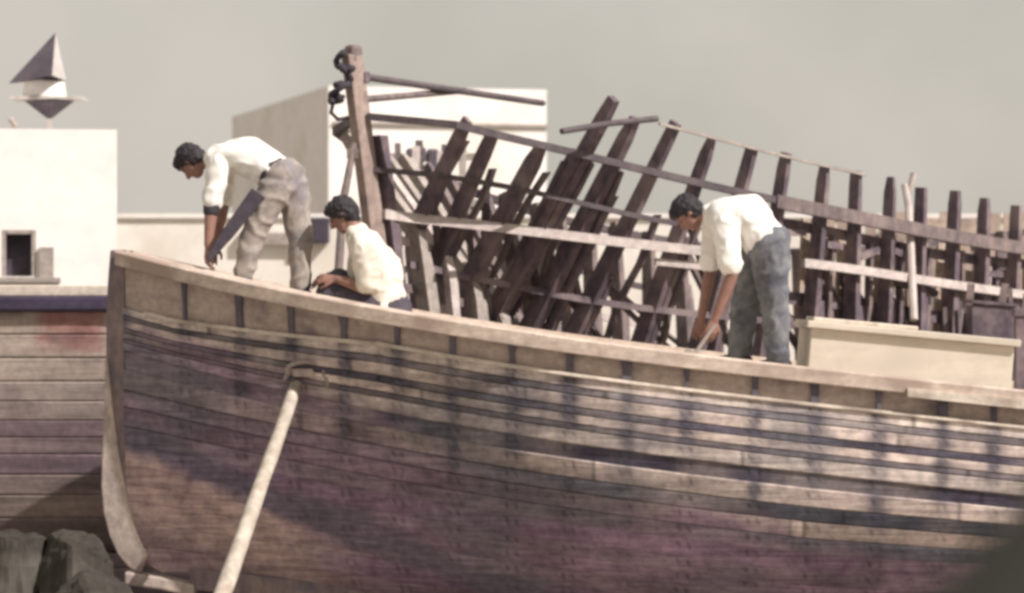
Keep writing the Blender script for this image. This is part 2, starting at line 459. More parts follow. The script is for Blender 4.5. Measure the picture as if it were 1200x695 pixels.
plate(LP, [(LP[i][0]+(.12,.125,.135,.135,.14,.17,.18,.19,.17,.147,.11,.06)[i], LP[i][1]+rise[i]) for i in range(12)], .074, 'stem', M['stem'], boat)
plate([(x-.006, z) for x, z in LP[3:]], [(LP[i][0]+(0,0,0,.015,.06,.13,.17,.19,.17,.147,.11,.06)[i], LP[i][1]+rise[i]) for i in range(3, 12)], .083, 'forefoot', M['stem_low'], boat)
m = MB(); kd = np.linspace(.5, LB, 20)
m.sweep([(XB+d, YC, float(zkeel(d))+.0) for d in kd], [(Vector((0,1,0)), Vector((0,0,1)))]*20, [(-.07,-.09),(.07,-.09),(.07,.06),(-.07,.06)]); m.build('keel', M['stem'], boat)
m = MB(); shp = [at(148, 668, YC), at(190, 674, YC), at(229, 683, YC)]
m.sweep([(p.x, YC, p.z-.05) for p in shp], [(Vector((0,1,0)), Vector((0,0,1)))]*3, [(-.11,-.045),(.11,-.045),(.11,.045),(-.11,.045)]); m.build('shoe_timber', M['stem_low'], boat, bevel=.015)
# cleat with a rope eye on the bow
pc = at(352, 438, .38)
dcl = pc.x-XB
pc.y = YC - float(sect(dcl, (pc.z-float(zkeel(dcl)))/(float(sheer(dcl))-float(zkeel(dcl)))))
cl = MB(); cl.box(pc+Vector((0,-.02,0)), (.15,.07,.06)); clo = cl.build('cleat', M['stem_low'], boat, bevel=.02)
ro = MB()
ro.tube([pc+Vector((.13*math.cos(a)+.02, -.06+.012*math.sin(3*a), .055*math.sin(a)+.02)) for a in np.linspace(-.4, 3.5, 14)] + [pc+Vector((-.13,-.05,-.05))], .016)
ro.tube([pc+Vector((.14,-.06,.0)), pc+Vector((.165,-.065,-.05)), pc+Vector((.17,-.06,-.10))], .015)
ro.build('rope_eye', M['rope'], clo, smooth=True)

# shoring pole
b0 = at(213, 826, -1.35); b0.z = GZ
t0 = at(343, 452, 0.32)
dt = t0.x-XB; t0.y = YC - float(sect(dt, (t0.z-float(zkeel(dt)))/(float(sheer(dt))-float(zkeel(dt))))) - .05
n = 14
pp = [b0.lerp(t0, i/(n-1)) + Vector((.002*math.sin(i*1.3), 0, .002*math.cos(i*2.1))) for i in range(n)]
m = MB(); m.tube(pp, [.066-.022*i/(n-1) + .002*math.sin(i*2.7) for i in range(n)], 12)
po = m.build('shoring_pole', M['pole'], loc=b0, smooth=True)
tag(po, 'pale peeled pole leaning as a prop against the boat bow', 'pole')

# keel block
m = MB(); kb = at(215, 682, YC)
m.box((kb.x, YC, (GZ-.075)/2), (.30, .5, -.075-GZ), Matrix.Rotation(R(-3), 3, 'Z'))
o = m.build('keel_block', M['stem'], loc=(kb.x, YC, GZ), bevel=.015)
tag(o, 'dark timber block on the ground under the planked boat forefoot', 'block')
m = MB(); m.tube([(-2.75+.25*i, 2.15+.01*math.sin(i), GZ+.26) for i in range(18)], [.27+.01*math.sin(i*1.7) for i in range(18)], 14)  # log added to hide sunlit ground, so the gap under the keel stays dark
o = m.build('added_shade_log', M['rib'], loc=(-2.75, 2.15, GZ), smooth=True); tag(o, 'thick dark log added to darken the gap under the planked boat', 'log')
for i, x in enumerate((1.2, 3.6)):
    m = MB(); zt = float(zkeel(x-XB))-.09; m.box((x, YC, (GZ+zt)/2), (.4, .5, max(.03, zt-GZ))); o = m.build('keel_block', M['stem'], loc=(x, YC, GZ), bevel=.01)
    tag(o, ('dark timber block under the middle of the planked boat keel', 'dark timber block under the after keel of the planked boat')[i], 'block')

# hatch box on the deck
hr = Matrix.Rotation(R(5.3), 3, 'Y')
h0 = at(1066, 418, .95); hx = h0.x; hz_ = deck_z(hx)
hz_ += .10
he = empty('deck_hatch', (hx, 1.4, hz_)); tag(he, 'cream painted box hatch with overhanging lid on the boat deck', 'hatch')
L_, W_ = 1.43, .9
def hb(c, s, name, mt, bev=.008):
    m = MB(); m.box(Vector((hx, 1.4, hz_)) + hr @ Vector(c), s, hr); return m.build(name, mt, he, bevel=bev)
hb((0,0,.05), (L_, W_, .44), 'coaming', M['hatch'])
hb((0,0,.295), (L_+.07, W_+.09, .05), 'lid', M['hatch'])
hb((-.33,-.1,.333), (.74, .55, .03), 'lid_board', M['ledge'])
# dark post behind the hatch, at the right edge
m = MB(); p = at(1196, 440, 2.1); pz = deck_z(p.x)
m.box((p.x, 2.1, pz+.28), (.09, .09, .62)); m.box((p.x, 2.1, pz+.62), (.12, .12, .06))
o = m.build('mooring_post', M['rib'], loc=(p.x, 2.1, pz), bevel=.008); tag(o, 'short dark post standing on deck just past the cream hatch', 'post')

# ------------------------------------------------------------------ hull of the boat moored left
ob = empty('old_boat', (-4.6, 4.0, 0)); tag(ob, 'old pale boat with dark rub rail and faded red patch on its planks', 'boat')
YO, NX = 2.75, 120
xs = np.linspace(-8.2, -2.35, NX)
tv = []; tcn = []
orow = []
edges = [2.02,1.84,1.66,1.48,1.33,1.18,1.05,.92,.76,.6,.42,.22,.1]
oc = [(.56,.48,.42),(.54,.465,.41),(.55,.48,.425),(.47,.41,.375),(.44,.38,.35),(.25,.19,.215),(.31,.245,.255),(.25,.19,.225),(.33,.265,.26),(.36,.30,.27),(.26,.21,.2),(.2,.16,.17)]  # lower strakes purple-dark: the bow's cast shadow put into the plank colour
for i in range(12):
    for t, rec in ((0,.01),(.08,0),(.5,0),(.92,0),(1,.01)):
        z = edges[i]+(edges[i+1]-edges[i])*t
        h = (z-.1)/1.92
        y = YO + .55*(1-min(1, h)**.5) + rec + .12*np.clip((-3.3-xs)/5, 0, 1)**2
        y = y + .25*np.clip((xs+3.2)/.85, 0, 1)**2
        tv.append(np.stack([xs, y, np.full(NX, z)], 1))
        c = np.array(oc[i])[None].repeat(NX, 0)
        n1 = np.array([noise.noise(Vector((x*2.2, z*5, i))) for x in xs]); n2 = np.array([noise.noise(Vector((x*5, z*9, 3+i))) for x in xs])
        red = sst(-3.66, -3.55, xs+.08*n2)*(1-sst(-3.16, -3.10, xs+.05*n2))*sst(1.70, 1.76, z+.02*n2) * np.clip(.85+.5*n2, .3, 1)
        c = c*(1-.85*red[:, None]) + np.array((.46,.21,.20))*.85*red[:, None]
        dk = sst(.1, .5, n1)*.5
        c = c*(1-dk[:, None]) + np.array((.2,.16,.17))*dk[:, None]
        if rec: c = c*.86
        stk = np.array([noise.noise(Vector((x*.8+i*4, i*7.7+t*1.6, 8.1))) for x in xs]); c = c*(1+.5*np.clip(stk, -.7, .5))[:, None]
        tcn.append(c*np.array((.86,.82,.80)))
nrow = len(tv)
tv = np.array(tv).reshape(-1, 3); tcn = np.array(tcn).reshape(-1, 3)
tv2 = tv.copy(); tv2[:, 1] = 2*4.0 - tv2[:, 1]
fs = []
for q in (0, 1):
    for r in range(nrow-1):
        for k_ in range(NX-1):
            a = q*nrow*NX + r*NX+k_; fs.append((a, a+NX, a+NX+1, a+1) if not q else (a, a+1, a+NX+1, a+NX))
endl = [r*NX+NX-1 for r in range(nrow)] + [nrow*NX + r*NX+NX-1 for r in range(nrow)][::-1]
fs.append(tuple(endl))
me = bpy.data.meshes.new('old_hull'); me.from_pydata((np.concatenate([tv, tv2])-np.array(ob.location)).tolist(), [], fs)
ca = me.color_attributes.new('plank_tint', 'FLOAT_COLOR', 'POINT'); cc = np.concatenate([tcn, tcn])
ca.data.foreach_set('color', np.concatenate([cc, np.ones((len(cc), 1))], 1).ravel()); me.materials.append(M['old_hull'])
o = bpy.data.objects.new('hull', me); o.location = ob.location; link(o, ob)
m = MB(); m.box((-5.3, YO+.02, 2.075), (6.0, .16, .115)); m.build('rub_rail', M['rubrail'], ob, bevel=.02)
m = MB(); m.box((-5.25, YO+.10, 2.175), (5.9, .07, .085)); m.build('toe_board', M['deck'], ob, bevel=.01)
m = MB(); m.box((-5.3, 4.0, 2.09), (5.7, 2.2, .05)); m.build('deck', M['deck'], ob)

m = MB(); m.box((-5.28, 4.0, .085), (5.75, 1.7, .10)); m.build('bottom_planking', M['stem'], ob)
for i, x in enumerate((-3.1, -5.0, -7.0)):
    m = MB(); m.box((x, 4.0, (GZ+.03)/2), (.35, 1.9, .03-GZ))
    o = m.build('bearer_beam', M['rib'], loc=(x, 4.0, GZ), bevel=.015)
    tag(o, ('dark cross beam under the old pale boat, closest to the planked bow', 'dark cross beam under the middle of the old pale boat', 'dark cross beam under the far end of the old pale boat')[i], 'beam', 'beams under the old boat', 'thing')
# ------------------------------------------------------------------ boat under construction behind
TH = R(45); AX = Vector((math.cos(TH), math.sin(TH), 0)); NR_ = Vector((math.sin(TH), -math.cos(TH), 0))
S0 = Vector((-1.14, 4.5, 0))
def half(l, z):
    q = min(max((l-.9)/3.5, 0), 1); q = q*q*(3-2*q)
    b0 = 1.75*(1-(1-min(max(l, 0)/5.2, 1))**2.1)
    sl = .80*(1-q) + .05
    b = b0 + sl*(z-2.95)*min(1, max(l, 0)/.35)
    if z < 1.4: b *= max(0, (z-.3)/1.1)**.5
    b -= .5*max(0, (l-9.5)/3)**2
    return max(.03, b)
def rake(z): return -.17*(z-2.6)+.04       # the stem leans forward
def PT(l, z, side=1, extra=0):
    return S0 + AX*(l + (rake(z) if l < .6 else rake(z)*max(0, 1-(l-.6)/1.2))) + NR_*side*(half(l, z)+extra) + Vector((0,0,z))
def solve_l(px, zf):
    """distance along the near side at which the boat's side stands in direction px"""
    lo, hi = .0, 12.
    for _ in range(40):
        l = (lo+hi)/2; p = PT(l, zf(l)); q = 600 + p.x*FOC/(p.y-CAM_Y)
        if q < px: lo = l
        else: hi = l
    return l
def fit_line(pxs, deg, z0):
    zf = lambda l: z0
    for _ in range(12):
        ls, zs2 = [], []
        for px, py in pxs:
            l = solve_l(px, zf); p = PT(l, zf(l)); ls.append(l); zs2.append(CAM_Z - (py-347.5)*(p.y-CAM_Y)/FOC)
        P = np.polyfit(ls, zs2, deg); zf = (lambda P, lm: lambda l: float(np.polyval(P, min(l, lm))))(P, max(ls))
    lm = max(ls)
    return lambda l: zf(l) + (.012*max(0, l-lm)**2)
wale_z = fit_line([(448,137),(560,155),(640,172),(700,188),(815,212),(920,237),(1040,262),(1200,290)], 3, 3.1)
rib_z = fit_line([(455,253),(600,270),(700,279),(800,290),(940,310),(1200,345)], 2, 2.5)
top_z = fit_line([(715,120),(757,138),(795,154),(845,157),(887,170),(930,178),(972,195),(1012,200),(1088,216),(1126,223),(1198,240)], 2, 3.4)
fb = empty('boat_skeleton', (S0.x, S0.y, 0))
tag(fb, 'unfinished wooden boat of bare dark frames and stem post behind the men', 'boat')
# stem post
pts, ax = [], []
for z in np.linspace(.3, 4.10, 12):
    pts.append(S0 + AX*rake(z) + Vector((0,0,z))); ax.append((AX, NR_))
m = MB()
m.sweep(pts, ax, [(-.10,-.05),(-.10,.05),(.055,.06),(.055,-.06)])
stp = m.build('stem_post', M['stempost'], fb, bevel=.012)
# knees and bolted cheeks on the stem head
m = MB(); p = S0 + AX*(rake(3.92)+.06) + Vector((0,0,3.92)); rz = Matrix.Rotation(TH, 3, 'Z')
m.box(p, (.06,.15,.09), rz); m.build('stem_knee', M['rib'], stp, bevel=.01)
m = MB(); p = S0 + AX*(rake(4.1)) + Vector((0,0,4.1)); m.box(p, (.13,.11,.16), rz); m.build('stem_cap', M['rib_far'], stp, bevel=.03)
m = MB(); m.sweep([S0 + AX*(rake(z)+.12) + Vector((0,0,z)) for z in np.linspace(2.0, 3.45, 7)], [(AX, NR_)]*7, [(-.03,-.1),(-.03,.1),(.06,.1),(.06,-.1)])
m.build('apron', M['rib'], fb)
# keel
m = MB(); m.box(S0+AX*6.2+Vector((0,0,.3)), (12.8,.16,.2), rz); m.build('keel', M['rib'], fb)
# frames
wz1 = lambda l: wale_z(l)
LF = [solve_l(q, wz1) for q in (545, 588, 637, 684)] + [solve_l(q, top_z) for q in (716,757,795,845,887,930,972,1012,1050,1088,1126,1162,1198)]
while LF[-1] < 11.9: LF.append(LF[-1]+.43)
TOPX = {0:.07,1:.02,2:.02,3:.03}
for i, l in enumerate(LF):
    for side in (1, -1):
        ztop = (wale_z(l)+TOPX[i] if i in TOPX else top_z(l)+.02*math.sin(i*2.3)+(.07 if i == 4 else 0)) if side == 1 else wale_z(l)+.05+.03*math.sin(i*1.7)
        wob = .025*math.sin(i*3.1+side)
        big = side == 1 and i in (2, 4, 5)
        wl = .048 if big else (.032 if side == 1 and l < 4 else (.031 + .006*math.sin(i*5.1) if side == 1 else .034))
        m = MB(); pts, ax = [], []
        zr = np.linspace(.36, ztop, 22)
        for z in zr:
            p = PT(l+wob*(z-2), z, side, -.07)
            e = (PT(l, z+.05, side)-PT(l, z-.05, side)); e.normalize()
            nn = AX.cross(e).normalized()*(1 if side == 1 else -1)
            tp = (.72, .9, .62, .95, .8)[i % 5] if z > ztop-.02 else 1
            gr = 1 + .30*max(-.5, min(.6, (wale_z(l)-.35-z)/1.2))
            ax.append((AX*gr*tp, nn*tp*gr)); pts.append(p)
        m.sweep(pts, ax, [(-wl,-.065),(wl,-.065),(wl,.065),(-wl,.065)])
        rib = m.build('frame', M['rib'] if side == 1 else M['pale_batten'] if l < 1.3 and i % 2 else M['grey_wood'] if l < 1.6 else M['rib_far'], fb)
        # lower futtock lapped against the frame
        lap = 2.5+.22*math.sin(i*1.9) if l < 3.4 else 2.15+.1*math.sin(i)
        if side == 1 and i in (4, 5): lap = wale_z(l)-.04
        m = MB(); pts, ax = [], []
        for z in np.linspace(.36, lap, 14):
            p = PT(l+wob*(z-2)+wl+.04+.05*math.sin(i*4.1)*(lap-z), z, side, -.07)
            e = (PT(l, z+.05, side)-PT(l, z-.05, side)); e.normalize()
            nn = AX.cross(e).normalized()*(1 if side == 1 else -1)
            gr = 1 if z < lap-.02 else .75
            ax.append((AX*gr, nn*gr)); pts.append(p)
        m.sweep(pts, ax, [(-.030,-.05),(.030,-.05),(.030,.05),(-.030,.05)])
        m.build('futtock', M['rib'] if side == 1 else M['grey_wood'] if l < 1.6 else M['rib_far'], rib)
# wales and ribbands
def band(name, zf, side, l0, l1, hh, th, mt, out=.0, wavy=0):
    pts, ax = [], []
    for l in np.linspace(l0, l1, 40):
        z = zf(l) + wavy*math.sin(l*2.1)
        p = PT(l, z, side, out); q = PT(l+.05, z, side, out); t = (q-p); t.z = 0; t.normalize()
        nn = Vector((t.y, -t.x, 0))*side
        pts.append(p); ax.append((nn, Vector((0,0,1))))
    m = MB(); m.sweep(pts, ax, [(-th,-hh),(th,-hh),(th,hh),(-th,hh)])
    return m.build(name, mt, fb)
LA = solve_l(905, wale_z)
band('wale', wale_z, 1, .02, LA, .030, .03, M['batten'], .02)
band('wale', lambda l: wale_z(l)-.012, 1, LA+.01, 11.9, .058, .035, M['rib_far'], .025)
band('wale', wale_z, -1, .02, 11.9, .035, .03, M['batten'], .02)
LB1, LB2 = solve_l(822, rib_z), solve_l(938, rib_z)
band('ribband', rib_z, 1, .05, LB1, .040, .03, M['pale_batten'], .035, .004)
band('ribband', lambda l: rib_z(l)-.01, 1, LB2, 11.9, .038, .03, M['pale_batten'], .035, .004)
band('ribband', lambda l: rib_z(l)-.13, 1, solve_l(772, rib_z), LB1+.1, .03, .025, M['pale_batten'], .03)
band('ribband', lambda l: rib_z(l)+.36-.06*l, 1, .02, 2.4, .022, .02, M['batten'], .02, .02)
band('ribband', lambda l: rib_z(l)-.38-.05*l, 1, .3, 4.0, .028, .02, M['rib'], .0, .02)
band('ribband', lambda l: wale_z(l)-.38-.02*l, -1, .02, 5.5, .03, .02, M['batten'], .0, .02)
band('ribband', lambda l: wale_z(l)-.95+.02*l, -1, .02, 5.5, .035, .02, M['pale_batten'], .0, .02)
band('ribband', lambda l: wale_z(l)-1.35+.03*l, -1, .02, 5.5, .035, .02, M['rib_far'], .0, .02)
band('top_batten', lambda l: top_z(l)-.03, 1, solve_l(775, top_z), solve_l(1015, top_z), .012, .012, M['grey_wood'], .0)
band('inner_clamp', lambda l: wale_z(l)-.16, 1, LA, 11.9, .045, .03, M['rib'], -.17, .01)
band('inner_clamp', lambda l: rib_z(l)-.30, 1, LB2, 11.9, .055, .03, M['rib'], -.2, .0)
band('inner_clamp', lambda l: rib_z(l)-.52, 1, LB2, 11.9, .05, .03, M['rib_far'], -.2, .0)
# cross braces and loose battens spiked between the frames
r6 = random.Random(21)
for i in range(0, 13):
    for j in range(2):
        z0 = 2.75-.05*i+r6.uniform(-.3, .35); dz = r6.uniform(.6, 1.3)
        a = PT(LF[i]+r6.uniform(0, .2), z0, 1, -.2); b = PT(LF[i+1]+r6.uniform(.1, .5), z0-dz, 1, -.22)
        md = a.lerp(b, .5) + Vector((r6.uniform(0, .05), 0, -.04)); wq = r6.uniform(.018, .036)
        m = MB(); m.sweep([a, md, b], [(AX, NR_)]*3, [(-wq,-.025),(wq,-.025),(wq,.025),(-wq,.025)])
        m.build('brace', M[('rib', 'rib_far', 'batten')[(i+j) % 3]], fb)
# light moulds standing between the main frames forward
for i in range(0, 16):
    l = (LF[i]+LF[i+1])/2 + r6.uniform(-.05, .05); zt = wale_z(l) - (r6.uniform(.02, .3) if i < 9 else r6.uniform(.1, .2))
    pts = [PT(l + r6.uniform(-.02, .02), z, 1, -.12) for z in np.linspace(.6, zt, 12)]
    m = MB(); m.sweep(pts, [(AX, NR_)]*12, [(-.022,-.03),(.022,-.03),(.022,.03),(-.022,.03)]); m.build('mould', M['rib_far' if i % 3 else 'rib'], fb)
# raw boards stood upright inside the after frames
for i in range(8, 26):
    if i+1 >= len(LF): break
    for u in (.3, .72):
        l = LF[i]+(LF[i+1]-LF[i])*u
        if l < LA+.05 or r6.random() < .2: continue
        z0, z1 = rib_z(l)-r6.uniform(.35, .6), wale_z(l)-r6.uniform(.03, .13)
        wq = r6.uniform(.05, .085); ex = r6.uniform(-.36, -.28)
        pts = [PT(l+r6.uniform(-.02, .02), z0, 1, ex), PT(l+r6.uniform(-.02, .02), z1, 1, ex)]
        m = MB(); m.sweep(pts, [(AX, NR_)]*2, [(-wq,-.012),(wq,-.012),(wq,.012),(-wq,.012)])
        m.build('upright_board', M['ceiling' if r6.random() < .72 else 'rib_far'], fb)
# blocking chocks nailed between the frames near the wale
rr = random.Random(3)
for i in range(8, 22):
    l = LF[i]+.2
    if rr.random() < .75:
        z = wale_z(l)-.2-.12*rr.random(); p = PT(l, z, 1, -.1)
        m = MB(); m.box(p, (.2+.1*rr.random(),.08,.06), rz @ Matrix.Rotation(R(rr.uniform(-18,18)), 3, 'Y'))
        m.build('chock', M['rib'], fb)
    if rr.random() < .7:
        z = wale_z(l)-.42-.12*rr.random(); p = PT(l, z, 1, -.1)
        m = MB(); m.box(p, (.16+.1*rr.random(),.08,.05), rz @ Matrix.Rotation(R(rr.uniform(-25,25)), 3, 'Y'))
        m.build('chock', M['batten'], fb)
# cross spall lying on the two tall frame heads
a = at(658, 154, 4.15); b = at(770, 139, 4.8)
m = MB(); m.tube([a, a.lerp(b, .5)+Vector((0,0,.012)), b], .026, 8); m.build('cross_spall', M['batten'], fb)
# stays from the stem head to the far side
a = S0 + AX*(rake(3.95)+.05) + Vector((0,0,3.93)); b = at(636, 121, 8.0)
m = MB(); m.tube([a, a.lerp(b, .5), b], .03, 8); m.build('stem_stay', M['batten'], fb)
a = S0 + AX*(rake(3.8)+.05) + Vector((0,0,3.74)); b = at(545, 106, 6.5)
m = MB(); m.tube([a, a.lerp(b, .5), b], .028, 8); m.build('stem_stay', M['rib_far'], fb)
# keel blocks
for i, l in enumerate((1.2, 4.2, 7.2, 10.4)):
    p = S0+AX*l
    m = MB()
    for j in range(4):
        m.box((p.x, p.y, GZ+.08+.16*j-.005*(j == 3)), (.9 if j % 2 else .3, .3 if j % 2 else .9, .156), rz)
    o = m.build('timber_crib', M['rib_far'], loc=(p.x, p.y, GZ), bevel=.01)
    tag(o, ['crossed brown timber blocks under the stem foot of the bare frames','crossed brown timber blocks under the keel, second from the bare stem','crossed brown timber blocks under the keel, third from the bare stem','crossed brown timber blocks under the stern end of the bare frames'][i], 'crib', 'cribs under the unfinished boat')

# rope tangle on the stem head
a = at(397, 66, 4.22); rp_ = []; r3 = random.Random(5)
ph = 0
for i in range(46):
    t = i/45; ph += r3.uniform(.2, 1.1); rd = .03+.035*abs(math.sin(t*7))
    rp_.append(a + Vector((rd*math.sin(ph)+.05*math.sin(t*5)+.03*t, .05*math.cos(ph*1.3), -.40*t+.04*math.sin(ph*.7))))
m = MB(); m.tube(rp_, [.02+.012*abs(math.sin(i*.9)) for i in range(46)], 8)
b = at(412, 128, 4.3)
m.tube([at(404,112,4.3), at(390,122,4.3), at(388,132,4.3), at(396,140,4.32), at(412,137,4.4), at(419,120,4.42)], .017, 8)
o = m.build('rope_tangle', M['dark_rope'], loc=rp_[-1], smooth=True); tag(o, 'dark knotted rope hanging in loops from the stem post head', 'rope')
# short dark timber leaning in front of the post
m = MB(); m.tube([at(414,168,4.25), at(411,190,4.22), at(402,236,4.15), at(396,330,4.0)], [.03,.028,.034,.036], 8)
m.box(at(413,180,4.24), (.09,.06,.08))
o = m.build('leaning_stick', M['rib_far'], loc=at(396,330,4.0)); tag(o, 'thin dark stick leaning beside the tan stem post', 'stick')
# pale stick leaning on the frames
a = at(1068, 205, 7.0); b = at(1075, 375, 6.4)
m = MB(); m.tube([at(1060,216,7.0), at(1065,242,6.95), at(1071,375,6.5)], [.03,.036,.036], 8)
m.tube([at(1063,232,6.99), at(1071,203,7.0)], [.022,.03], 8)
o = m.build('forked_pole', M['pale_batten'], loc=at(1071,375,6.5)); tag(o, 'pale forked pole sticking up above the boat frames', 'pole')
# dark chest and offcuts on a trestle
p = at(1160, 378, 5.6)
ch = empty('tool_chest', p-Vector((0,0,.16))); tag(ch, 'dark chest on a trestle beside the cream hatch', 'chest')
m = MB(); m.box(p, (.36,.3,.30)); m.build('body', M['rib'], ch, bevel=.01)
m = MB(); m.box(p+Vector((.02,.0,.165)), (.40,.34,.025), Matrix.Rotation(R(5), 3, 'Y')); m.build('lid', M['rib'], ch)
m = MB()
r8 = random.Random(4)
for j in range(9):
    q = at(1108+13*j, 372, 5.75+.05*(j % 3)); q.z = p.z-.16
    h_ = r8.uniform(.22, .52); m.box(q+Vector((0,0,h_/2)), (r8.uniform(.03,.07),.03,h_), Matrix.Rotation(R(r8.uniform(-14,14)), 3, 'Y'))
o = m.build('offcuts', M['rib_far'], loc=at(1160, 378, 5.8)); tag(o, 'brown timber offcuts standing up around the dark chest', 'offcuts')
m = MB(); p2 = at(1060, 384, 5.6)
for dx in (-.78, .78):
    m.box((p.x-.45+dx, 5.6, (p.z-.24+GZ)/2), (.07,.4,p.z-.24-GZ))
m.box((p.x-.45, 5.6, p.z-.22), (1.75,.42,.04))
o = m.build('trestle', M['rib_far'], loc=(p.x-.45, 5.6, GZ)); tag(o, 'long low brown trestle table standing under the dark chest', 'trestle')

# ladder and planks behind the stem
def stick(name, pts, r, mt, label, cat, group=None):
    m = MB(); m.tube(pts, r, 8); o = m.build(name, mt, loc=pts[0]); tag(o, label, cat, group); return o
def gz(px, y): v = at(px, 300, y); v.z = GZ; return v
SC_Y = 8.6
for i, (px, top, lean, wpx, mtn) in enumerate([(470,168,-4,7,'rib_far'),(482,172,6,9,'pale_batten'),(497,165,-6,9,'batten'),(512,178,4,7,'pale_batten'),(524,170,-3,8,'batten'),(536,176,7,8,'grey_wood'),(547,186,-6,7,'batten'),(462,186,3,6,'batten')]):
    a = gz(px-lean*1.5, SC_Y-.5); b = at(px+lean, top, SC_Y+.15*i)
    w_ = wpx*(SC_Y+20)/FOC
    m = MB(); e = (b-a).normalized(); A = Vector((1,0,0)); B = e.cross(A).normalized()
    m.sweep([a, b], [(A,B),(A,B)], [(-w_/2,-.02),(w_/2,-.02),(w_/2,.02),(-w_/2,.02)])
    o = m.build('leaning_plank', M[mtn], loc=a)
    lab = ['brown board, first in the row behind the stem post','pale board between two dark boards behind the stem post','dark wide board, tallest of the row behind the stem post','pale thin board in the middle of the row behind the stem post','dark board just past the pale middle board behind the stem post','grey board tilting toward the frames behind the stem post','dark narrow board, shortest and nearest the first frame','dark slim board half hidden by the tan stem post'][i]
    tag(o, lab, 'board', 'boards leaning on the rack behind the stem post')
m = MB()
for px in (458, 552):
    q = gz(px, SC_Y+1.2); m.box((q.x, q.y, (3.3+GZ)/2), (.07,.07,3.3-GZ))
for z, y0 in ((3.06, SC_Y+1.2), (3.52, SC_Y+1.2), (2.4, SC_Y+1.2)):
    a = at(446, 300, y0); b = at(566, 300, y0); m.box(((a.x+b.x)/2, y0-.06, z), (b.x-a.x, .05, .07))
o = m.build('timber_rack', M['grey_wood'], loc=(m.v[0][0], SC_Y+1.2, GZ)); tag(o, 'grey timber rack holding upright boards behind the stem post', 'rack')
m = MB()
for k_, (px, py, sx, sz) in enumerate([(488,182,.20,.15),(507,190,.12,.26),(480,200,.13,.12)]):
    p = at(px, py, SC_Y+.95); m.box(p, (sx,.12,sz), Matrix.Rotation(R(8*k_-6), 3, 'Y'))
o = m.build('hanging_sacks', M['slate'], loc=at(495,190,SC_Y+.95), bevel=.03); tag(o, 'dark lumpy sacking hung on the grey timber rack', 'sacking')

# ------------------------------------------------------------------ background buildings
def wall_box(mb, p, ux, uy, w_, d_, h):
    p = Vector(p); ux = Vector(ux); uy = Vector(uy)
    vs = [p, p+ux*w_, p+ux*w_+uy*d_, p+uy*d_]
    mb.add([(v.x,v.y,GZ) for v in vs]+[(v.x,v.y,h) for v in vs], [(0,1,5,4),(1,2,6,5),(2,3,7,6),(3,0,4,7),(4,5,6,7)])
# far gable building
ux = Vector((1,.28,0)).normalized(); uy = Vector((-.28,1,0)).normalized()
p0 = at(385, 300, 30); p0.z = GZ
fbld = empty('white_building', p0); tag(fbld, 'square white plastered building with shaded side wall behind the stem post', 'building')
H = CAM_Z + 240*50/FOC
m = MB(); wall_box(m, p0, ux, uy, 3.8, 9.0, H); m.build('wall', M['plaster'], fbld)
m = MB(); c = p0+ux*1.9+uy*4.5;  ry = Matrix.Rotation(math.atan2(ux.y, ux.x), 3, 'Z')
m.box((c.x,c.y,H+.05), (3.806, 9.006, .1), ry); m.build('roof', M['plaster'], fbld)
m = MB(); c = p0+ux*1.95-uy*.03; m.box((c.x,c.y,H-.52), (3.75,.06,.05), ry); m.build('string_course_shade', M['grey_wood'], fbld)  # course coloured grey to carry the shadow line across the front wall
# long low wall
m = MB(); m.box((2.0, 20.2, (3.18+GZ)/2), (30, .4, 3.18-GZ)); 
lw = m.build('low_wall', M['cream'], loc=(2.0,20.2,GZ)); tag(lw, 'long cream plastered wall running behind the boats', 'wall')
m = MB(); m.box((2.0, 20.2, 3.21), (30.1,.5,.06)); m.build('coping', M['plaster'], lw)
# tan board fence beyond the boat frames
fy = 16.6; f0, f1 = at(962, 252, fy), at(1330, 252, fy)
fe = empty('board_fence', (f0.x, fy, GZ)); tag(fe, 'tan fence of upright boards standing beyond the bare boat frames', 'fence')
m = MB(); x = f0.x; r4 = random.Random(9)
while x < f1.x:
    wd = r4.uniform(.14, .26); tp = f0.z + r4.uniform(-.06, .05)
    m.box((x+wd/2, fy+r4.uniform(-.012, .012), (tp+GZ)/2), (wd-r4.choice((.008,.02,.05)), .03, tp-GZ)); x += wd
m.build('boards', M['ceiling'], fe)
m = MB()
for z in (.6, 1.9, 2.85): m.box(((f0.x+f1.x)/2, fy+.06, z), (f1.x-f0.x, .07, .1))
m.build('rail', M['rib_far'], fe)
# dark niche and rail on the wall
pn = at(371, 270, 19.9)
we = empty('wall_lantern_box', pn); 
m = MB(); m.box(pn, (.34,.18,.34)); m.build('box_body', M['dark_void'], we, bevel=.02)
m = MB(); m.box(at(318,280,19.93), (.85,.1,.16)); m.build('bracket_bar', M['grey_wood'], we)
tag(we, 'small dark box on a brown bar fixed to the cream wall', 'wall box')
# white house on the left
Y1 = 12.0
hp = at(137, 300, Y1); hp.z = 0; HH = CAM_Z + 195.5*(Y1+20)/FOC
wh = empty('white_house', (hp.x, Y1, GZ)); wh.rotation_euler.z = R(8.5); GZH = HH - GZ; tag(wh, 'flat roofed bright white house with one dark window, behind the old boat', 'house')
a = at(4, 270, Y1); b = at(43, 324, Y1); xl, xh = hp.x-7.0, hp.x
m = MB()
m.box(((xl+a.x)/2, Y1+2, (HH+GZ)/2), (a.x-xl, 4, HH-GZ)); m.box(((b.x+xh)/2, Y1+2, (HH+GZ)/2), (xh-b.x, 4, HH-GZ))
m.box(((a.x+b.x)/2, Y1+2, (a.z+HH)/2), (b.x-a.x, 4, HH-a.z)); m.box(((a.x+b.x)/2, Y1+2, (b.z+GZ)/2), (b.x-a.x, 4, b.z-GZ))
m.build('wall', M['plaster'], wh)
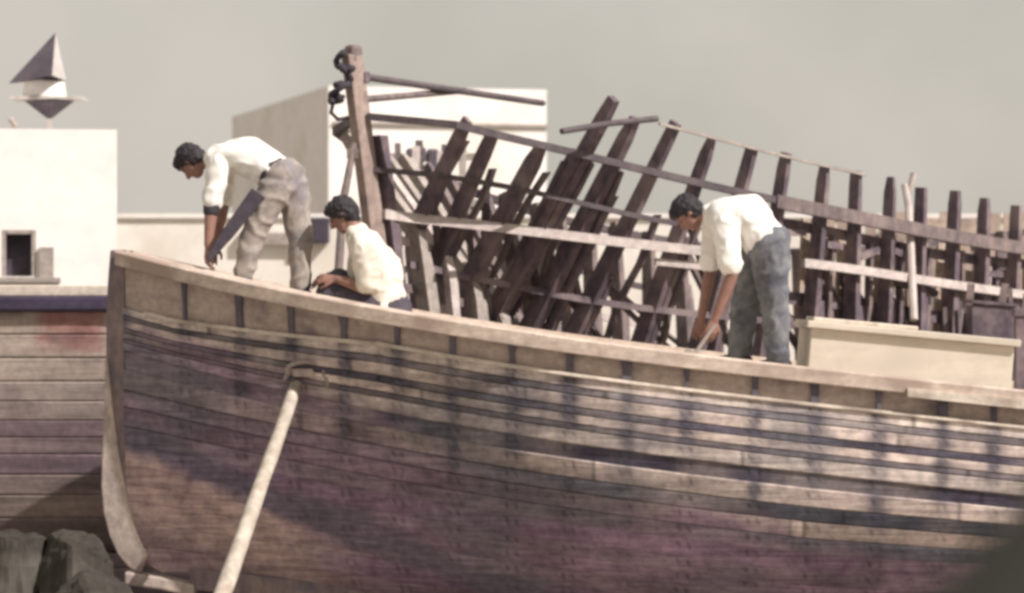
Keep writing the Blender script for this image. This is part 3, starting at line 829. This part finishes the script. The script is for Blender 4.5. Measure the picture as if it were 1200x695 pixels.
wn = MB(); wn.box(((a.x+b.x)/2, Y1+.22, (a.z+b.z)/2), (b.x-a.x, .05, a.z-b.z)); wo = wn.build('window', M['dark_void'], wh)
fr = MB(); cx, cz = (a.x+b.x)/2, (a.z+b.z)/2; ww, hh = b.x-a.x, a.z-b.z
for sx in (-1, 1): fr.box((cx+sx*(ww/2-.02), Y1+.10, cz), (.045,.2,hh))
fr.box((cx, Y1+.10, cz+hh/2-.02), (ww-.1,.2,.04))
fr.build('frame', M['grey_wood'], wo)
sh = MB(); s0 = at(55, 308, Y1-.03); sh.box(s0, (.15,.04,.33)); sh.build('shutter', M['grey_wood'], wh)
sh = MB(); s0 = at(30, 328, Y1-.05); sh.box(s0, (.75,.14,.05)); sh.build('sill', M['grey_wood'], wh)
sh = MB(); s0 = at(-30, 300, Y1+1.2); t_ = at(9, 88, Y1+1.2); sh.box((t_.x-1.0, Y1+1.6, (HH+t_.z)/2), (2.0, 1.4, t_.z-HH)); sh.build('stair_tower', M['plaster'], wh)
# beacon on the roof
yb = Y1+.7
bc = empty('roof_beacon', at(56, 152, yb)); tag(bc, 'grey roof beacon of upright and inverted pyramids on the white house', 'beacon')
def pyr(apex, base, name, mt):
    m = MB(); m.add([apex]+base, [(0,1,2),(0,2,3),(0,3,4),(0,4,1),(4,3,2,1)]); return m.build(name, mt, bc)
apex = at(65, 38, yb)
base = [at(10,98,yb-.05), at(61,88,yb-.45), at(77,95,yb-.0), at(40,95,yb+.5)]
m = MB(); m.add([apex]+base, [(0,1,2),(0,3,4),(0,4,1),(4,3,2,1)]); m.build('cone_roof', M['slate'], bc)
m = MB(); m.add([apex+Vector((.002,-.002,0)), base[1]+Vector((.002,-.003,0)), base[2]+Vector((.003,-.002,0)), at(70,70,yb+.05)], [(0,1,2),(0,2,3),(1,3,2),(0,3,1)]); m.build('sunlit_face', M['slate_pale'], bc)  # sun side of the pyramid, its light put into a paler slate
q = at(52, 106, yb)
m = MB(); m.tube([at(52,96,yb), at(52,114,yb)], [.22,.24], 16); m.build('white_drum', M['plaster'], bc)
m = MB(); m.box(at(57,116,yb), (.78,.5,.028)); m.build('cross_board', M['slate_pale'], bc)
z1 = at(57,118,yb).z
m = MB(); ap = at(58,141,yb)
bs_ = [at(28,118,yb), at(58,118,yb-.25), at(88,118,yb), at(58,118,yb+.25)]
m.add([ap]+bs_, [(0,2,1),(0,3,2),(0,4,3),(0,1,4),(1,2,3,4)]); m.build('inverted_cone', M['slate'], bc)
m = MB(); m.tube([at(58,139,yb), at(58,156,yb)], .03, 8); m.build('mast', M['plaster'], bc)
m = MB(); m.tube([at(12,139,yb-.3), at(19,149,yb-.3)], .03, 8)
o = m.build('roof_bracket', M['grey_wood'], loc=at(19,149,yb-.3)); tag(o, 'small grey bracket on the white house roof below the beacon', 'bracket')

# ------------------------------------------------------------------ rocks and mound
def rock(name, c, r, seed, mt, label, cat, group=None, amp=.06):
    rk = random.Random(seed); bm = bmesh.new(); c = Vector(c)
    for _ in range(34):
        p = Vector((rk.gauss(0,1), rk.gauss(0,1), rk.gauss(0,1))).normalized()
        p.z = max(-.8, min(.62, p.z))
        bm.verts.new((p.x*r[0]*rk.uniform(.85,1.08), p.y*r[1]*rk.uniform(.85,1.08), p.z*(r[2] if p.z > 0 else (c.z-GZ+.08)/.78)*rk.uniform(.94,1.05)))
    bmesh.ops.convex_hull(bm, input=bm.verts)
    bmesh.ops.delete(bm, geom=[v for v in bm.verts if not v.link_faces], context='VERTS')
    bmesh.ops.subdivide_edges(bm, edges=bm.edges[:], cuts=5, use_grid_fill=True)
    bmesh.ops.smooth_vert(bm, verts=bm.verts[:], factor=.5, use_axis_x=True, use_axis_y=True, use_axis_z=True)
    bm.normal_update()
    for v in bm.verts:
        q = v.co + Vector((seed, seed*2, 0)); v.co += v.normal*(.035*noise.noise(q*5)+.02*noise.noise(q*13)+.012*noise.noise(q*28))
    me = bpy.data.meshes.new(name); bm.to_mesh(me); bm.free(); me.materials.append(mt)
    o = bpy.data.objects.new(name, me); o.location = c; C.objects.link(o)
    tag(o, label, cat, group); return o
G_ = 'dark boulders beside the bow'
for i, (px, py, y, rx, rz_, lb) in enumerate([
    (8, 690, .9, .50, .62, 'broad dark flat topped boulder at the lower corner of the frame'),
    (88, 700, .75, .27, .68, 'broken dark boulder between the flat boulder and the bow'),
    (108, 738, .2, .30, .62, 'low olive boulder closest to the bow foot')]):
    p = at(px, py, y)
    rock('boulder', p, (rx, .4, rz_), 3+i, M['rock'], lb, 'boulder', G_)
    
# out of focus heap near the camera
m_c = Vector((.76, -17.6, GZ))
m = MB(); NA, NRr = 72, 40; vs = []
for j in range(NRr):
    rr_ = 2.1*(j/(NRr-1))
    for k_ in range(NA):
        a = 2*math.pi*k_/NA; x, y = rr_*math.cos(a), rr_*math.sin(a)
        hgt = 2.66*(1-(rr_/2.1)**1.3)
        nz_ = noise.noise(Vector((x*1.4, y*1.4, 2)))*.10 + noise.noise(Vector((x*4, y*4, 5)))*.035 + noise.noise(Vector((x*11, y*11, 5)))*.012
        vs.append((m_c.x+x, m_c.y+y, GZ + max(-.02, hgt + nz_*.7*min(1, (2.1-rr_)*2) - (.02 if j == NRr-1 else 0))))
m.add(vs, [(j*NA+k_, j*NA+(k_+1) % NA, (j+1)*NA+(k_+1) % NA, (j+1)*NA+k_) for j in range(NRr-1) for k_ in range(NA)])
o = m.build('spoil_heap', M['soil'], loc=m_c, smooth=True); tag(o, 'dark blurred heap of soil at the lower corner before the hull', 'heap')

# ------------------------------------------------------------------ people
_ico = None
RS = 1.0
def ball_pts(c, rad, frame=None):
    global _ico
    rad = tuple(q*RS for q in rad) if hasattr(rad, '__len__') else rad*RS
    if _ico is None:
        bm = bmesh.new(); bmesh.ops.create_icosphere(bm, subdivisions=3, radius=1); _ico = [v.co.copy() for v in bm.verts]; bm.free()
    c = Vector(c)
    if not hasattr(rad, '__len__'): return [c + p*rad for p in _ico]
    A, B, Cc = frame
    return [c + A*(p.x*rad[0]) + B*(p.y*rad[1]) + Cc*(p.z*rad[2]) for p in _ico]
class Flesh:
    def __init__(s): s.bm = bmesh.new()
    def hull(s, pts):
        b = bmesh.new()
        for p in pts: b.verts.new(p)
        r = bmesh.ops.convex_hull(b, input=b.verts)
        bmesh.ops.delete(b, geom=[v for v in b.verts if not v.link_faces], context='VERTS')
        me = bpy.data.meshes.new('tmp'); b.to_mesh(me); b.free(); s.bm.from_mesh(me); bpy.data.meshes.remove(me); return s
    def seg(s, p0, r0, p1, r1): return s.hull(ball_pts(p0, r0)+ball_pts(p1, r1))
    def chain(s, ps, rs):
        for i in range(len(ps)-1): s.seg(ps[i], rs[i], ps[i+1], rs[i+1])
        return s
    def ell(s, c, rad, frame): return s.hull(ball_pts(c, rad, frame))
    def ells(s, items):
        """items: list of (c, rad, frame): hulls between neighbours"""
        for a, b in zip(items[:-1], items[1:]): s.hull(ball_pts(*a)+ball_pts(*b))
        return s
    def build(s, name, mt, base, parent=None, vox=.012, smooth=6, fold=0, fs=9, seed=0):
        me = bpy.data.meshes.new(name); s.bm.to_mesh(me); s.bm.free()
        me.transform(Matrix.Translation(-Vector(base)))
        tmp = bpy.data.objects.new('tmp', me); C.objects.link(tmp)
        r = tmp.modifiers.new('r', 'REMESH'); r.mode = 'VOXEL'; r.voxel_size = vox
        sm = tmp.modifiers.new('s', 'SMOOTH'); sm.iterations = smooth; sm.factor = .5
        dg = bpy.context.evaluated_depsgraph_get(); dg.update()
        m2 = bpy.data.meshes.new_from_object(tmp.evaluated_get(dg))
        bpy.data.objects.remove(tmp); 
        if fold:
            nrm = [v.normal.copy() for v in m2.vertices]
            for v, n_ in zip(m2.vertices, nrm):
                q = v.co*fs + Vector((seed, seed*2, seed*3))
                w_ = noise.noise(Vector((q.x*.8+q.z*.5, q.y*.8, q.z*.9-q.x*.5)))
                w_ = max(-.12, .5-abs(w_)*1.8)
                v.co += n_*fold*w_
        m2.name = name; m2.materials.clear(); m2.materials.append(mt)
        m2.polygons.foreach_set('use_smooth', [True]*len(m2.polygons))
        o = bpy.data.objects.new(name, m2); o.location = base; link(o, parent); return o

def head(F, hc, fwd, up, lat):
    fr = (lat, fwd, up)
    F.ell(hc+up*.025-fwd*.012, (.074,.094,.092), fr)
    F.ells([(hc-up*.02+fwd*.02, (.062,.066,.06), fr), (hc-up*.085+fwd*.04, (.042,.045,.036), fr)])
    F.seg(hc-up*.0+fwd*.088, .012, hc-up*.032+fwd*.106, .016)             # nose
    F.seg(hc-up*.062+fwd*.078-lat*.018, .011, hc-up*.062+fwd*.078+lat*.018, .011)   # lips
    F.seg(hc+up*.022+fwd*.080-lat*.03, .011, hc+up*.022+fwd*.080+lat*.03, .011)     # brow
    for s in (-1, 1): F.ell(hc-up*.01-fwd*.01+lat*s*.075, (.010,.020,.032), fr)

def hair(hc, fwd, up, lat, base, par, long=0):
    H = Flesh(); fr = (lat, fwd, up)
    H.ells([(hc+up*.045-fwd*.020, (.086,.098,.086), fr), (hc+up*.0-fwd*.040, (.084,.080,.085), fr)])
    H.ells([(hc+up*.075+fwd*.045, (.066,.050,.040), fr), (hc+up*.08-fwd*.02, (.075,.07,.045), fr)])
    H.ell(hc-up*.055-fwd*.055, (.06,.045,.05), fr)
    return H.build('hair', M['hair'], base, par, .008, 2, .016, 24, 3)

def eyes(hc, fwd, up, lat, base, par):
    for s in (-1, 1):
        E = Flesh(); E.ell(hc+up*.0+fwd*.079+lat*s*.03, (.012,.008,.007), (lat, fwd, up)); E.build('eye', M['eye'], base, par, .003, 1)

def hand(F, wr, d, pal, side):
    """wr wrist, d pointing direction, pal palm normal, side: thumb direction sign along cross"""
    d = Vector(d).normalized(); pal = Vector(pal); pal = (pal-d*pal.dot(d)).normalized(); ac = d.cross(pal)*side
    F.hull(ball_pts(wr, (.030,.02,.02), (ac,d,pal)) + ball_pts(wr+d*.085, (.044,.016,.017), (ac,d,pal)))
    for k_, (o_, ln) in enumerate(((-.036,.062),(-.012,.074),(.013,.08),(.037,.07))):
        p0 = wr+d*.088+ac*o_; p1 = p0+d*ln*.45+pal*.008+ac*o_*.18; p2 = p1+d*ln*.3+pal*.024; p3 = p2+d*ln*.16+pal*.022
        F.chain([p0,p1,p2,p3], [.0095,.009,.0085,.007])
    p0 = wr+d*.03+ac*.034; p1 = p0+d*.035+ac*.03+pal*.012; p2 = p1+d*.032+ac*.006+pal*.014
    F.chain([p0,p1,p2], [.013,.011,.009])

Zv = Vector((0,0,1))
def shoe(F, ank, fwd):
    F.hull(ball_pts(ank+Vector((0,0,-.045))-fwd*.03, .04)+ball_pts(ank+Vector((0,0,-.055))+fwd*.15, (.042,.045,.028), (fwd.cross(Zv), fwd, Zv)))

def make_person(spec):
    f = Vector(spec['face']).normalized(); L = Zv.cross(f).normalized()     # L: the person's own left
    base = Vector(spec['base'])
    hip, chest, sh = Vector(spec['hip']), Vector(spec['chest']), Vector(spec['shoulder'])
    up = (sh-hip).normalized(); th = L.cross(up).normalized()
    fu = (chest-hip).normalized(); th1 = L.cross(fu).normalized()
    hc = Vector(spec['head']); hf = Vector(spec['hfwd']).normalized(); hl = L - hf*L.dot(hf); hl.normalize(); hu = hf.cross(hl)
    hu = -hu if hu.dot(Vector(spec['hup'])) < 0 else hu
    arms, legs = spec['arms'], spec['legs']
    global RS
    bulk = spec.get('bulk', 1.12); RS = 1.05
    B = Flesh()
    fr0 = (L, th1, fu); fr1 = (L, th, up)
    B.ells([(hip, (.155,.105,.10), fr0), (hip.lerp(chest,.5), (.135,.09,.10), fr0), (chest, (.155,.105,.11), fr1), (sh, (.165,.07,.07), fr1)])
    B.seg(sh, .06, hc-hu*.05-hf*.02, .052)
    head(B, hc, hf, hu, hl)
    for s, (S, E, W, HD, PAL) in zip((1,-1), arms):
        S, E, W = Vector(S), Vector(E), Vector(W)
        B.chain([S, S.lerp(E,.5), E], [.056,.05,.042]); B.chain([E, E.lerp(W,.3), W], [.042,.043,.028])
        hand(B, W+Vector(HD).normalized()*.01, HD, PAL, s)
    for s, (Hj, K, A) in zip((1,-1), legs):
        Hj, K, A = Vector(Hj), Vector(K), Vector(A)
        B.chain([Hj, Hj.lerp(K,.5), K], [.085,.072,.056]); B.chain([K, K.lerp(A,.35), A], [.054,.055,.036])
        shoe(B, A, f)
    p = B.build('person', M['skin'], base, None, .0075, 3)
    tag(p, spec['label'], 'person', spec.get('group'))
    RS = 1.06
    hair(hc, hf, hu, hl, base, p); RS = 1.05; eyes(hc, hf, hu, hl, base, p)
    # shirt
    RS = bulk
    T = Flesh(); low = hip.lerp(chest, spec.get('shirt_low', .18))
    T.ells([(low, (.168,.118,.06), fr0), (hip.lerp(chest,.55), (.16,.115,.10), fr0), (chest, (.178,.125,.11), fr1), (sh-up*.01, (.185,.088,.075), fr1)])
    T.seg(sh, .075, sh.lerp(hc-hu*.05, .35), .066)
    for (S, E, W, HD, PAL) in arms:
        S, E = Vector(S), Vector(E); e = S.lerp(E, spec.get('sleeve', .72))
        T.seg(sh.lerp(S,.6), .075, S, .072); T.chain([S, e], [.073, .064])
    T.build('shirt', spec['shirt'], base, p, .011, 3, .020, 9, spec['seed'])
    # trousers
    T = Flesh()
    T.ells([(hip.lerp(chest,.16), (.160,.112,.05), fr0), (hip-f*.015, (.172,.125,.10), fr0)])
    for (Hj, K, A) in legs:
        Hj, K, A = Vector(Hj), Vector(K), Vector(A); q = K.lerp(A, .88)
        T.seg(hip.lerp(Hj,.6), .115, Hj, .105); T.chain([Hj, Hj.lerp(K,.5), K], [.108,.092,.076]); T.chain([K, K.lerp(A,.5), q], [.076,.070,.062])
    T.build('trousers', spec['trousers'], base, p, .011, 3, .020, 8, spec['seed']+5)
    if spec.get('belt'):
        T = Flesh(); c = hip.lerp(chest,.2); T.ells([(c-fu*.018, (.170,.120,.012), fr0), (c+fu*.018, (.168,.119,.012), fr0)]); T.build('belt', M['leather'], base, p, .008, 2)
    if spec.get('sleeve_shadow'):  # dark band at the elbow, added for the shadow below the sleeve end
        S, E, W, _, _ = arms[0]; E, W = Vector(E), Vector(W); T = Flesh(); T.seg(E.lerp(W,.0), .054, E.lerp(W,.12), .052); T.build('cuff_shadow', M['leather'], base, p, .008, 2)
    for (Hj, K, A) in legs:
        S_ = Flesh(); A = Vector(A); F2 = f
        S_.hull(ball_pts(A+Vector((0,0,-.03))-F2*.03, .055)+ball_pts(A+Vector((0,0,-.045))+F2*.15, (.052,.055,.04), (F2.cross(Zv), F2, Zv)))
        S_.hull(ball_pts(A+Vector((0,0,-.075))-F2*.03, (.05,.055,.016), (F2.cross(Zv), F2, Zv))+ball_pts(A+Vector((0,0,-.075))+F2*.16, (.05,.055,.016), (F2.cross(Zv), F2, Zv)))
        S_.build('shoe', M['leather'], base, p, .01, 2)
    RS = 1.0
    return p

def foot_at(px, y):
    X = (px-600)*(y+20)/FOC; return Vector((X, y, deck_z(X)+.09))

# man bending at the bow
yA = 1.15
def A_(px, py, dy=0): return at(px, py, yA+dy)
fl, fr_ = foot_at(284, yA-.12), foot_at(352, yA+.02)
make_person(dict(seed=1, label='man in white shirt and grey trousers bending double at the boat bow', group=None,
    face=(-.90,.42,0), base=(fr_+fl)*.5-Vector((0,0,.09)),
    hip=A_(332,208), chest=A_(291,184,.12), shoulder=A_(259,184,.20),
    head=A_(224,190,.22), hfwd=(-.42,.15,-.9), hup=(-.9,.35,.35),
    arms=[(A_(256,194,.02), A_(248,242,-.02), A_(244,287,-.06), (-.1,0,-1), (.8,.3,0)), (A_(266,188,.36), A_(262,240,.28), A_(252,284,.12), (-.25,-.2,-1), (.3,-.9,0))],
    legs=[(A_(322,222,-.08), A_(296,276,-.10), fl), (A_(343,222,.08), A_(352,280,.04), fr_)],
    shirt=M['shirt_white'], trousers=M['trouser_grey'], belt=True, sleeve_shadow=True, sleeve=.86))
# dark board under his hand
a, b = A_(303,226,-.20), A_(244,304,-.16)
m = MB(); e = (b-a).normalized(); A = Vector((0,1,0)); Bq = e.cross(A).normalized()
m.sweep([a, a.lerp(b,.6), b], [(A,Bq*1.3),(A,Bq),(A,Bq*.5)], [(-.012,-.045),(.012,-.045),(.012,.045),(-.012,.045)])
m.v = [v for v in m.v]
o = m.build('dark_board', M['trouser_dark'], loc=b, bevel=.006); tag(o, 'dark narrow board slanting between the bow man hand and thigh', 'board')

# man crouching
yB = 1.0
def B_(px, py, dy=0): return at(px, py, yB+dy)
fl, fr_ = foot_at(382, yB-.08), foot_at(392, yB+.22)
fl.z += 0
make_person(dict(seed=2, label='man in cream shirt sitting low on deck with his back to the frames', 
    face=(-1,.12,0), base=(fr_+fl)*.5-Vector((0,0,.09)),
    hip=B_(452,364), chest=B_(444,318), shoulder=B_(426,284),
    head=B_(401,252,.02), hfwd=(-.80,.0,-.55), hup=(-.3,0,.9),
    arms=[(B_(428,296,-.19), B_(431,338,-.23), B_(395,327,-.17), (-1,.2,.05), (.1,.6,-.6)), (B_(426,294,.2), B_(418,340,.22), B_(392,330,.10), (-1,-.3,.1), (.1,-.6,-.6))],
    legs=[(B_(444,368,-.09), B_(390,336,-.07), fl), (B_(444,368,.1), B_(398,332,.22), fr_)],
    shirt=M['shirt_cream'], trousers=M['trouser_dark'], belt=False, sleeve=.80, bulk=1.32, shirt_low=-.25))

# man bending amidships
yC_ = 1.15
def C_(px, py, dy=0): return at(px, py, yC_+dy)
fl, fr_ = foot_at(912, yC_-.10), foot_at(866, yC_+.16)
make_person(dict(seed=3, label='man in white short sleeved shirt and blue trousers stooping near the hatch',
    face=(-.97,.2,0), base=(fr_+fl)*.5-Vector((0,0,.09)),
    hip=C_(899,286), chest=C_(876,254,.03), shoulder=C_(845,250,.06),
    head=C_(806,250,.08), hfwd=(-.55,.05,-.83), hup=(-.8,.2,.5),
    arms=[(C_(850,266,-.16), C_(858,322,-.20), C_(838,374,-.17), (-.35,0,-1), (-.3,.9,.1)), (C_(838,264,.27), C_(832,318,.26), C_(822,372,.18), (-.2,0,-1), (.2,-.9,0))],
    legs=[(C_(902,298,-.09), C_(908,362,-.10), fl), (C_(894,298,.10), C_(872,362,.13), fr_)],
    shirt=M['shirt_white'], trousers=M['trouser_blue'], belt=False, sleeve=.78, bulk=1.3))
# tool on the deck
m = MB(); a = C_(826,398,-.18); b = C_(800,415,-.1)
m.tube([C_(838,380,-.19), C_(812,418,-.19)], .014, 8); p = C_(812,416,-.19); m.box(p, (.13,.04,.05), Matrix.Rotation(R(30),3,'Y'))
o = m.build('hammer', M['grey_wood'], loc=p); tag(o, 'short hammer in the hand of the man near the hatch', 'hammer')
